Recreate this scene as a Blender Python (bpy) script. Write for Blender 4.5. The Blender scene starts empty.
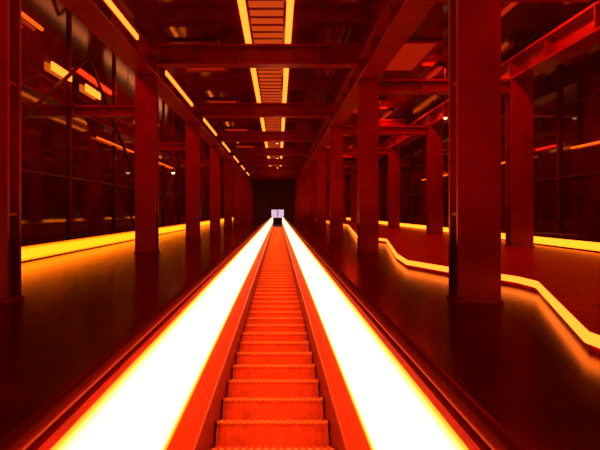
import bpy, bmesh, math, random
random.seed(3)
S=bpy.context.scene
S.view_settings.view_transform='Standard'
S.view_settings.look='None'
CZ=1.5
F=460.0

# ---------------- materials ----------------
def newmat(name):
    m=bpy.data.materials.new(name); m.use_nodes=True
    nt=m.node_tree; return m,nt,nt.nodes['Principled BSDF']
def paint(name,col,rough,metal=0.0,nscale=6,var=0.4,bump=0.0,bscale=60,spec=0.5,tint=None):
    m,nt,b=newmat(name)
    tc=nt.nodes.new('ShaderNodeTexCoord'); n=nt.nodes.new('ShaderNodeTexNoise')
    n.inputs['Scale'].default_value=nscale; n.inputs['Detail'].default_value=5
    nt.links.new(tc.outputs['Object'],n.inputs['Vector'])
    r=nt.nodes.new('ShaderNodeValToRGB')
    r.color_ramp.elements[0].position=.3; r.color_ramp.elements[1].position=.7
    r.color_ramp.elements[0].color=tuple(c*(1-var) for c in col)+(1,)
    r.color_ramp.elements[1].color=tuple(min(1,c*(1+var)) for c in col)+(1,)
    nt.links.new(n.outputs['Fac'],r.inputs['Fac']); nt.links.new(r.outputs['Color'],b.inputs['Base Color'])
    b.inputs['Roughness'].default_value=rough; b.inputs['Metallic'].default_value=metal
    b.inputs['Specular IOR Level'].default_value=spec
    if tint: b.inputs['Specular Tint'].default_value=tuple(tint)+(1,)
    if bump:
        n2=nt.nodes.new('ShaderNodeTexNoise'); n2.inputs['Scale'].default_value=bscale
        nt.links.new(tc.outputs['Object'],n2.inputs['Vector'])
        bp=nt.nodes.new('ShaderNodeBump'); bp.inputs['Strength'].default_value=bump; bp.inputs['Distance'].default_value=.02
        nt.links.new(n2.outputs['Fac'],bp.inputs['Height']); nt.links.new(bp.outputs['Normal'],b.inputs['Normal'])
    return m
def emit(name,col,strength,ramp=None,zlo=0,zhi=1):
    m=bpy.data.materials.new(name); m.use_nodes=True; nt=m.node_tree
    nt.nodes.clear(); o=nt.nodes.new('ShaderNodeOutputMaterial'); e=nt.nodes.new('ShaderNodeEmission')
    nt.links.new(e.outputs[0],o.inputs[0])
    e.inputs[0].default_value=tuple(col)+(1,); e.inputs[1].default_value=strength
    if ramp:
        tc=nt.nodes.new('ShaderNodeTexCoord'); sp=nt.nodes.new('ShaderNodeSeparateXYZ')
        mr=nt.nodes.new('ShaderNodeMapRange'); mr.inputs[1].default_value=zlo; mr.inputs[2].default_value=zhi
        r=nt.nodes.new('ShaderNodeValToRGB'); cr=r.color_ramp
        while len(cr.elements)<len(ramp): cr.elements.new(.5)
        for el,(p,c) in zip(cr.elements,ramp): el.position=p; el.color=tuple(c)+(1,)
        nt.links.new(tc.outputs['Object'],sp.inputs[0]); nt.links.new(sp.outputs['Z'],mr.inputs[0])
        nt.links.new(mr.outputs[0],r.inputs[0]); nt.links.new(r.outputs[0],e.inputs[0])
    return m

RT=(1,.30,.15)
M_steel=paint('red_oxide_steel',(.28,.006,.002),.34,nscale=3,var=.25,bump=.04,bscale=40,spec=.5,tint=RT)
M_floor=paint('dark_polished_floor',(.05,.002,.001),.16,nscale=4,var=.6,bump=.05,bscale=90,spec=.7,tint=(1,.4,.2))
M_plat=paint('red_platform_floor',(.40,.012,.005),.38,nscale=8,var=.35,bump=.06,spec=.4,tint=RT)
M_wall=paint('dark_gloss_cladding',(.07,.003,.002),.05,nscale=2,var=.5,bump=.03,bscale=3,spec=1.0,tint=(1,.7,.5))
M_ceil=paint('dark_gloss_ceiling',(.12,.004,.002),.10,nscale=2,var=.4,bump=.03,bscale=4,spec=1.0,tint=(1,.6,.4))
M_mull=paint('dark_mullion',(.10,.003,.002),.4,nscale=2,var=.2,spec=.4,tint=RT)
M_rib=emit('step_reflection_glow',(1,.09,.01),.6)  # glow of the reflected steps, put in as emission
M_bay=emit('bay_ceiling_glow',(1,.025,.004),.36)  # red light on the bay ceiling, put in as emission
M_step=paint('orange_red_step_metal',(.58,.060,.008),.55,nscale=12,var=.22,bump=.1,bscale=160,spec=.25,tint=RT)
M_nose=paint('orange_step_nosing',(.98,.30,.06),.5,nscale=60,var=.15)
M_skirt=paint('orange_deck_metal',(.36,.032,.005),.4,metal=.0,nscale=10,var=.15,spec=.4,tint=RT)
M_lowsk=paint('dark_red_skirt_metal',(.10,.005,.002),.35,nscale=10,var=.2,spec=.4,tint=RT)
M_deck=paint('dark_red_deck_metal',(.40,.02,.005),.35,nscale=10,var=.2,spec=.5,tint=RT)
M_dark=paint('dark_groove',(.03,.002,.001),.5,nscale=10,var=.2)
M_far=paint('far_wall_paint',(.08,.003,.002),.5,nscale=2,var=.2)
M_rub=paint('handrail_rubber',(.16,.010,.004),.30,nscale=20,var=.1,spec=.5,tint=RT)
M_panel=emit('glowing_balustrade_glass',(1,1,1),13.0,
   ramp=[(0,(.09,.014,.0)),(.05,(.16,.06,.003)),(.13,(1,.30,.10)),(.86,(1,.30,.10)),(.95,(.2,.06,.003)),(1,(.09,.014,0))],zlo=CZ-1.05,zhi=CZ-.53)
M_strip=emit('amber_light_strip',(1,1,1),4.2,
   ramp=[(0,(.8,.05,.001)),(.25,(1,.18,.003)),(.75,(1,.18,.003)),(1,(.8,.05,.001))],zlo=CZ-.95,zhi=CZ-.66)
M_stripR=emit('amber_wall_strip',(1,.18,.008),4.0)
M_kerb=emit('amber_floor_light',(1,.16,.012),3.8)
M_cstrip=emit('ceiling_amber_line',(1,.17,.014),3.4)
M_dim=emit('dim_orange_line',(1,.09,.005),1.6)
M_fill=emit('red_fill_glow',(1,.03,.008),.5)  # glowing face of the added fill fixtures
M_white=emit('warm_white_lamp',(1,.6,.3),2.5)
M_blue=emit('pale_exit_glass',(.8,.52,.75),1.0)

# ---------------- mesh helpers ----------------
def box(bm,x0,x1,y0,y1,z0,z1,mi=0):
    v=[bm.verts.new(p) for p in [(x0,y0,z0),(x1,y0,z0),(x1,y1,z0),(x0,y1,z0),(x0,y0,z1),(x1,y0,z1),(x1,y1,z1),(x0,y1,z1)]]
    for f in [(0,3,2,1),(4,5,6,7),(0,1,5,4),(1,2,6,5),(2,3,7,6),(3,0,4,7)]:
        fc=bm.faces.new([v[i] for i in f]); fc.material_index=mi
def finish(bm,name,mats,parent=None,loc=(0,0,0)):
    me=bpy.data.meshes.new(name); bm.to_mesh(me); bm.free()
    for m in mats: me.materials.append(m)
    o=bpy.data.objects.new(name,me); S.collection.objects.link(o); o.location=loc
    if parent: o.parent=parent
    return o
def empty(name,loc=(0,0,0)):
    e=bpy.data.objects.new(name,None); S.collection.objects.link(e); e.location=loc; return e
def prism(bm,prof,y0,y1,mi=0):
    a=[bm.verts.new((x,y0,z)) for x,z in prof]; b=[bm.verts.new((x,y1,z)) for x,z in prof]
    n=len(prof)
    for i in range(n):
        f=bm.faces.new([a[i],a[(i+1)%n],b[(i+1)%n],b[i]]); f.material_index=mi
    f=bm.faces.new(a[::-1]); f.material_index=mi
    f=bm.faces.new(b); f.material_index=mi

Y0,Y1=-3.0,52.0
XL,XR=-4.75,6.5
ZF=CZ-.95; ZC=CZ+4.1

# ---------------- shell ----------------
bm=bmesh.new()
box(bm,XL,-.60,Y0,Y1,ZF-.2,ZF); box(bm,.60,XR,Y0,Y1,ZF-.2,ZF)
box(bm,-.60,.60,Y0,Y1,-1.0,-.8)
finish(bm,'floor',[M_floor])
bm=bmesh.new(); box(bm,XL-.2,XR+.2,Y0,Y1,ZC,ZC+.2); finish(bm,'ceiling',[M_ceil])
bm=bmesh.new()
box(bm,XL-.2,XL,Y0,Y1,ZF-.2,ZC)
for i in range(19):
    y=Y0+1.9+2.9*i
    box(bm,XL,XL+.05,y,y+.08,ZF+.3,ZC,1)
for z in (1.7,3.3): box(bm,XL,XL+.04,Y0,Y1,ZF+z,ZF+z+.04,1)
WL=finish(bm,'wall_left',[M_wall,M_mull])
bm=bmesh.new()
box(bm,XR,XR+.2,Y0,Y1,ZF-.2,ZC)
for i in range(19):
    y=Y0+1.9+2.9*i
    box(bm,XR-.05,XR,y,y+.08,ZF+.5,ZC,1)
for z in (1.7,3.3): box(bm,XR-.04,XR,Y0,Y1,ZF+z,ZF+z+.04,1)
WR=finish(bm,'wall_right',[M_wall,M_mull])
bm=bmesh.new()
box(bm,XL-.2,-1.9,Y1,Y1+.2,-1,ZC+.2); box(bm,1.9,XR+.2,Y1,Y1+.2,-1,ZC+.2)
box(bm,-1.9,1.9,Y1,Y1+.2,CZ+2.6,ZC+.2)
box(bm,-1.9,-1.0,Y1,Y1+.2,-1,CZ+2.6); box(bm,1.0,1.9,Y1,Y1+.2,-1,CZ+2.6)
box(bm,-1,1,Y1,Y1+.2,2.1,CZ+2.6); box(bm,-1,1,Y1,Y1+.2,-1,-.1)
finish(bm,'wall_far',[M_far])
bm=bmesh.new(); box(bm,XL-.2,XR+.2,Y0-.2,Y0,-1,ZC+.2); finish(bm,'wall_near',[M_wall])
bm=bmesh.new()
box(bm,-.98,.98,Y1+.08,Y1+.14,-.08,2.08,1)
for x0,x1 in ((-.7,-.03),(.03,.7)): box(bm,x0,x1,Y1+.04,Y1+.08,.75,1.65,0)
for x in(-.1,.1): box(bm,x-.015,x+.015,Y1+.0,Y1+.03,1.0,1.5,1)
finish(bm,'door_1',[M_blue,M_dark])

# ---------------- base light strips ----------------
def light_strip(name,x,z0,z1,side,mat,y0=Y0+.1,y1=Y1-.2):
    bm=bmesh.new()
    t=.05*side
    xa,xb=sorted((x,x+t)); box(bm,xa,xb,y0,y1,z0,z1,0)
    xa,xb=sorted((x,x+t*1.5))
    box(bm,xa,xb,y0,y1,z1,z1+.03,1); box(bm,xa,xb,y0,y1,z0-.02,z0,1)
    return finish(bm,name,[mat,M_dark])
light_strip('wall_light_strip',XL,ZF+.02,ZF+.29,1,M_strip)
light_strip('wall_light_strip',XR,ZF+.15,ZF+.32,-1,M_stripR)

# ---------------- columns ----------------
ys=[4.78+5.8*i for i in range(-1,9)]
def column(x0,x1,y,zb,zt):
    d=.26; bm=bmesh.new(); xm=(x0+x1)/2; w=(x1-x0)/2; t=.04
    box(bm,-w,w,0,t,0,zt-zb); box(bm,-w,w,d-t,d,0,zt-zb)
    box(bm,-.03,.03,t,d-t,0,zt-zb)
    for z in (.9,2.3,3.5):
        box(bm,-w*.92,-.03,t,d-t,z,z+.03); box(bm,.03,w*.92,t,d-t,z,z+.03)
    box(bm,-w-.02,w+.02,-.02,d+.02,0,.025)
    for sx in(-1,1):
        for yy in(-.012,d+.012): box(bm,sx*w*.8-.02,sx*w*.8+.02,yy-.012,yy+.012,.025,.05)
    finish(bm,'steel_column',[M_steel],loc=(xm,y,zb))
for y in ys:
    column(-3.25,-2.77,y,ZF,CZ+3.15); column(1.91,2.36,y,ZF,CZ+3.05)
    column(5.4,5.92,y,ZF+.12,CZ+3.05)
# ---------------- beams ----------------
def ibeam_y(name,x,z0,z1,w):
    bm=bmesh.new(); t=.05; a,b=Y0+.03,Y1-.03
    box(bm,x-w/2,x+w/2,a,b,z0,z0+t); box(bm,x-w/2,x+w/2,a,b,z1-t,z1); box(bm,x-.02,x+.02,a,b,z0+t,z1-t)
    y=Y0+.7
    while y<Y1-.1:
        box(bm,x-w/2+.02,x+w/2-.02,y,y+.03,z0+t,z1-t); y+=1.45
    return finish(bm,name,[M_steel])
gl=ibeam_y('longitudinal_girder',-3.01,CZ+3.15,CZ+3.65,.46)
ibeam_y('longitudinal_girder',2.13,CZ+3.05,CZ+3.55,.44)
ibeam_y('longitudinal_girder',5.66,CZ+3.05,CZ+3.55,.46)
def ibeam_x(xa,xb,y,z0,z1,w=.3):
    bm=bmesh.new(); t=.05
    box(bm,xa,xb,y-w/2,y+w/2,z0,z0+t); box(bm,xa,xb,y-w/2,y+w/2,z1-t,z1); box(bm,xa,xb,y-.02,y+.02,z0+t,z1-t)
    n=int((xb-xa)/1.1)
    for i in range(1,n+1):
        x=xa+(xb-xa)*i/(n+1); box(bm,x-.015,x+.015,y-w/2+.02,y+w/2-.02,z0+t,z1-t)
    finish(bm,'cross_beam',[M_steel])
for y in ys:
    yy=y+.15
    ibeam_x(-2.77,1.91,yy,CZ+3.38,CZ+3.85)
    ibeam_x(2.36,5.4,yy,CZ+2.75,CZ+3.04)
    ibeam_x(2.36,5.4,yy+2.9,CZ+3.6,CZ+3.85,.2)
    ibeam_x(XL+.05,-3.25,yy,CZ+2.2,CZ+2.45,.2)
    ibeam_x(5.92,XR-.05,yy,CZ+2.2,CZ+2.45,.2)
from mathutils import Vector
def strut(bm,p,q,w):
    p=Vector(p);q=Vector(q);d=(q-p).normalized();s=Vector((1,0,0));u=d.cross(s).normalized()
    vs=[]
    for c in (p,q):
        for a,b in((-1,-1),(1,-1),(1,1),(-1,1)): vs.append(bm.verts.new(c+s*a*w/2+u*b*w/2))
    for f in [(0,1,2,3),(7,6,5,4),(0,4,5,1),(1,5,6,2),(2,6,7,3),(3,7,4,0)]: bm.faces.new([vs[i] for i in f])
bm=bmesh.new()
for i,y in enumerate(ys[:-1]):
    a,b=(ZF+.4,CZ+3.6) if i%2 else (CZ+3.6,ZF+.4)
    strut(bm,(XL+.35,y+.2,a),(XL+.35,y+6.0,b),.06)
finish(bm,'diagonal_bracing',[M_dark])

# ---------------- emissive stand-in for the escalator's ceiling reflection, other light lines ----------------
root=empty('ceiling_reflection',(0,0,0))
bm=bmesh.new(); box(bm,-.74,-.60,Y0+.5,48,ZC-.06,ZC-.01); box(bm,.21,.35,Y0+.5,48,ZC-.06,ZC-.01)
finish(bm,'light_lines',[M_cstrip],root)  # balustrade reflections in the ceiling, built as glowing strips
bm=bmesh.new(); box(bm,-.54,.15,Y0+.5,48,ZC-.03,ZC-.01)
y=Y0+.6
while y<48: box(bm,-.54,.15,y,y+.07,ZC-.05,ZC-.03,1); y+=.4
finish(bm,'reflected_steps',[M_rib,M_steel],root)  # self-glowing ribs in place of the steps' reflection
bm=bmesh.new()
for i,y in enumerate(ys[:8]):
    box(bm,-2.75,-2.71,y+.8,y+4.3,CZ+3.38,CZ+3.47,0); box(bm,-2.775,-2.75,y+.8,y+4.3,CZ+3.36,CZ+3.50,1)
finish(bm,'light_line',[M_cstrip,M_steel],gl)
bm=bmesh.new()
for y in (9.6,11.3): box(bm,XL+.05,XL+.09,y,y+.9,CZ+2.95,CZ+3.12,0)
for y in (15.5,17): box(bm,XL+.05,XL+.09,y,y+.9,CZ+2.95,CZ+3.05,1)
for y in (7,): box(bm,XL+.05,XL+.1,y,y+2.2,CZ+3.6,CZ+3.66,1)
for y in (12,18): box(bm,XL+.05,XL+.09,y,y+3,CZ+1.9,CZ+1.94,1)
finish(bm,'wall_reflection_bars',[M_cstrip,M_dim],WL)  # glowing bars stand in for orange reflections on the glossy wall
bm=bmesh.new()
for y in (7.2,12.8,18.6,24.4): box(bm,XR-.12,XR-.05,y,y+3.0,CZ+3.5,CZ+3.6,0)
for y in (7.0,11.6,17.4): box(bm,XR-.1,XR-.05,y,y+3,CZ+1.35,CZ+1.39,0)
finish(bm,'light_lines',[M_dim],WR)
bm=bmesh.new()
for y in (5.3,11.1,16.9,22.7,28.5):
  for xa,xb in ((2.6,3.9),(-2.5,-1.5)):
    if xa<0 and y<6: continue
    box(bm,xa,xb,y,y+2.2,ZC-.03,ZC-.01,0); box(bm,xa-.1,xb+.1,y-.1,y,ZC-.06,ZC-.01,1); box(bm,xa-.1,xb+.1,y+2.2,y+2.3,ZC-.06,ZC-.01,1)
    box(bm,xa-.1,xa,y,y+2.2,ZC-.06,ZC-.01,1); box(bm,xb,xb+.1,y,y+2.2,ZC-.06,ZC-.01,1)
finish(bm,'glowing_ceiling_panels',[M_bay,M_steel])  # ceiling panels glow by themselves to imitate red light falling on them

# ---------------- raised platform with zigzag lit kerb ----------------
P=[(2.21,Y0+.2),(2.15,2.95),(2.14,3.15),(3.06,5.39),(3.04,5.77),(2.98,5.93),(2.56,6.71),(2.19,7.72),(2.32,8.90),(3.24,13.65),(2.64,15.16),(4.19,27.3),(3.9,Y1-.3)]
root=empty('raised_side_platform')
XP=XR-.06
bm=bmesh.new()
a=[bm.verts.new((x+.03,y,ZF)) for x,y in P]; b=[bm.verts.new((x+.03,y,ZF+.12)) for x,y in P]
c=[bm.verts.new((XP,y,ZF+.12)) for x,y in P]
for i in range(len(P)-1):
    bm.faces.new([a[i],a[i+1],b[i+1],b[i]]); bm.faces.new([b[i],b[i+1],c[i+1],c[i]])
finish(bm,'platform_deck',[M_plat],root)
bm=bmesh.new()
def ribbon(bm,P,off,z0,z1,mi):
    vs=[[bm.verts.new((x+o,y,z)) for o,z in((0,z0),(0,z1),(off,z1),(off,z0))] for x,y in P]
    for i in range(len(P)-1):
        for k in range(4):
            f=bm.faces.new([vs[i][k],vs[i][(k+1)%4],vs[i+1][(k+1)%4],vs[i+1][k]]); f.material_index=mi
    for e in(vs[0],vs[-1]): f=bm.faces.new(e); f.material_index=mi
ribbon(bm,P,.03,ZF+.05,ZF+.125,0)
finish(bm,'kerb_light',[M_kerb],root)

# ---------------- escalator ----------------
esc=empty('escalator')
EY0,EY1=-2.2,44.0
th=math.radians(24); p=.40
N=int((EY1-EY0-.6)/p)
bm=bmesh.new()
xs=[];n=34;W=.40
for i in range(n):
    xa=-W+2*W*i/n; xb=-W+2*W*(i+1)/n; o=0 if i%2 else -.010
    xs+=[(xa,o),(xb,o)]
for k in range(N):
    y=EY0+.3+k*p
    prof=[(0,-.05),(0,-.022),(0,0),(.04,-.018),(p*math.cos(th)**2,-p*math.cos(th)*math.sin(th)),(p,-.05)]
    rows=[]
    for j,(dy,dz) in enumerate(prof):
        rows.append([bm.verts.new((x,y+dy+(0 if j in(3,4) else -o),dz+(o if j in(1,2,3,4) else 0))) for x,o in xs])
    for j in range(len(prof)-1):
        for i in range(len(xs)-1):
            f=bm.faces.new([rows[j][i],rows[j][i+1],rows[j+1][i+1],rows[j+1][i]])
            f.material_index=1 if j in(1,2) else 0
finish(bm,'steps',[M_step,M_nose],esc)
bm=bmesh.new(); box(bm,-.58,.58,EY0,EY1,-.8,-.25)
box(bm,-.59,.59,EY1,Y1-.02,-.8,-.02); box(bm,-.45,.45,EY1-.3,EY1,-.25,-.02); box(bm,-.45,.45,EY0-.7,EY0+.3,-.25,-.02)
finish(bm,'truss_base_and_landing',[M_dark],esc)
for s in(-1,1):
    nm='left' if s<0 else 'right'
    bm=bmesh.new()
    def pr(prof,mi):
        q=[(s*x,z) for x,z in prof]; prism(bm,q if s>0 else q[::-1],EY0,EY1,mi)
    pr([(.405,-.25),(.42,.165),(.445,.165),(.445,-.25)],3)
    pr([(.425,.165),(.428,.205),(.46,.205),(.46,.165)],1)
    pr([(.410,.205),(.420,.222),(.447,CZ-1.05),(.47,CZ-1.05),(.47,.205)],0)
    pr([(.55,-.25),(.55,CZ-.56),(.57,CZ-.56),(.57,-.25)],2)
    pr([(.466,CZ-.53),(.478,CZ-.515),(.55,CZ-.515),(.57,CZ-.56),(.487,CZ-.56)],2)
    finish(bm,'balustrade_trim_'+nm,[M_skirt,M_dark,M_deck,M_lowsk],esc)
    bm=bmesh.new()
    pr([(.448,CZ-1.05),(.476,CZ-.53),(.486,CZ-.53),(.486,CZ-1.05)],0)
    finish(bm,'glowing_panel_'+nm,[M_panel],esc)
    bm=bmesh.new()
    prof=[]
    HX=.522;HR=.034
    for a in range(12):
        t=2*math.pi*a/12; prof.append((s*HX+HR*math.cos(t),CZ-.497+.018*math.sin(t)))
    prism(bm,prof,EY0,EY1,0)
    for ye,sg in((EY0,-1),(EY1,1)):
        prev=None
        for i in range(9):
            t=math.pi*i/8; cy=ye+sg*.2*math.sin(t); cz=CZ-.697+.2*math.cos(t)
            ring=[bm.verts.new((s*HX+HR*math.cos(2*math.pi*a/12),cy+sg*.018*math.sin(2*math.pi*a/12)*math.sin(t),cz+.018*math.sin(2*math.pi*a/12)*math.cos(t))) for a in range(12)]
            if prev:
                for a in range(12): bm.faces.new([prev[a],prev[(a+1)%12],ring[(a+1)%12],ring[a]])
            prev=ring
    for f in bm.faces: f.smooth=True
    finish(bm,'handrail_'+nm,[M_rub],esc)

# ---------------- small spot lamps ----------------
def spot(x,y,z,top,r=.07,mat=M_white):
    bm=bmesh.new()
    bmesh.ops.create_cone(bm,cap_ends=True,segments=16,radius1=r,radius2=r*.7,depth=.14)
    for v in bm.verts: v.co.z+=.07
    box(bm,-.012,.012,-.012,.012,.14,top-z)
    r0=bmesh.ops.create_uvsphere(bm,u_segments=12,v_segments=8,radius=r*.7)
    for v in r0['verts']:
        for f in v.link_faces: f.material_index=1
    finish(bm,'spot_lamp',[M_steel,mat],loc=(x,y,z))
spot(-3.9,17.3,CZ+1.45,ZC,.10)
spot(4.7,12.8,CZ+2.6,ZC,.08)
for y in (21,27,33): spot(0,y,CZ+3.1,ZC-.06,.06)

# ---------------- added red fill lights for the bays, housings invented ----------------
def area(name,loc,sx,sy,pw,col,rot=(0,0,0)):
    l=bpy.data.lights.new(name,'AREA'); l.shape='RECTANGLE'; l.size=sx; l.size_y=sy; l.energy=pw; l.color=col
    o=bpy.data.objects.new(name,l); S.collection.objects.link(o); o.location=loc; o.rotation_euler=rot
    return o
for y in (2,8.5,14.3,20,29,40,47):
    for x,pw in ((4.6,95),(-3.9,48)):
        bm=bmesh.new(); box(bm,-.12,.12,-1.5,1.5,.03,.09,0); box(bm,-.05,.05,-1.45,1.45,-.0,.03,1)
        o=finish(bm,'added_bay_fill',[M_steel,M_fill],loc=(x,y,ZC-.10))  # invented fixture around the added fill light
        l=area('bay_fill_light',(0,0,-.02),.24,2.9,pw,(1,.015,.003)); l.parent=o

w=bpy.data.worlds.new('World'); S.world=w; w.use_nodes=True
w.node_tree.nodes['Background'].inputs[0].default_value=(.02,.001,.001,1)

cam=bpy.data.cameras.new('camera'); co=bpy.data.objects.new('camera',cam); S.collection.objects.link(co)
co.location=(.041,0,CZ); co.rotation_euler=(math.radians(90),0,0)
cam.sensor_width=36; cam.lens=36*F/600; cam.shift_x=22/600; cam.shift_y=-14/600; cam.clip_start=.02; cam.clip_end=200
S.camera=co
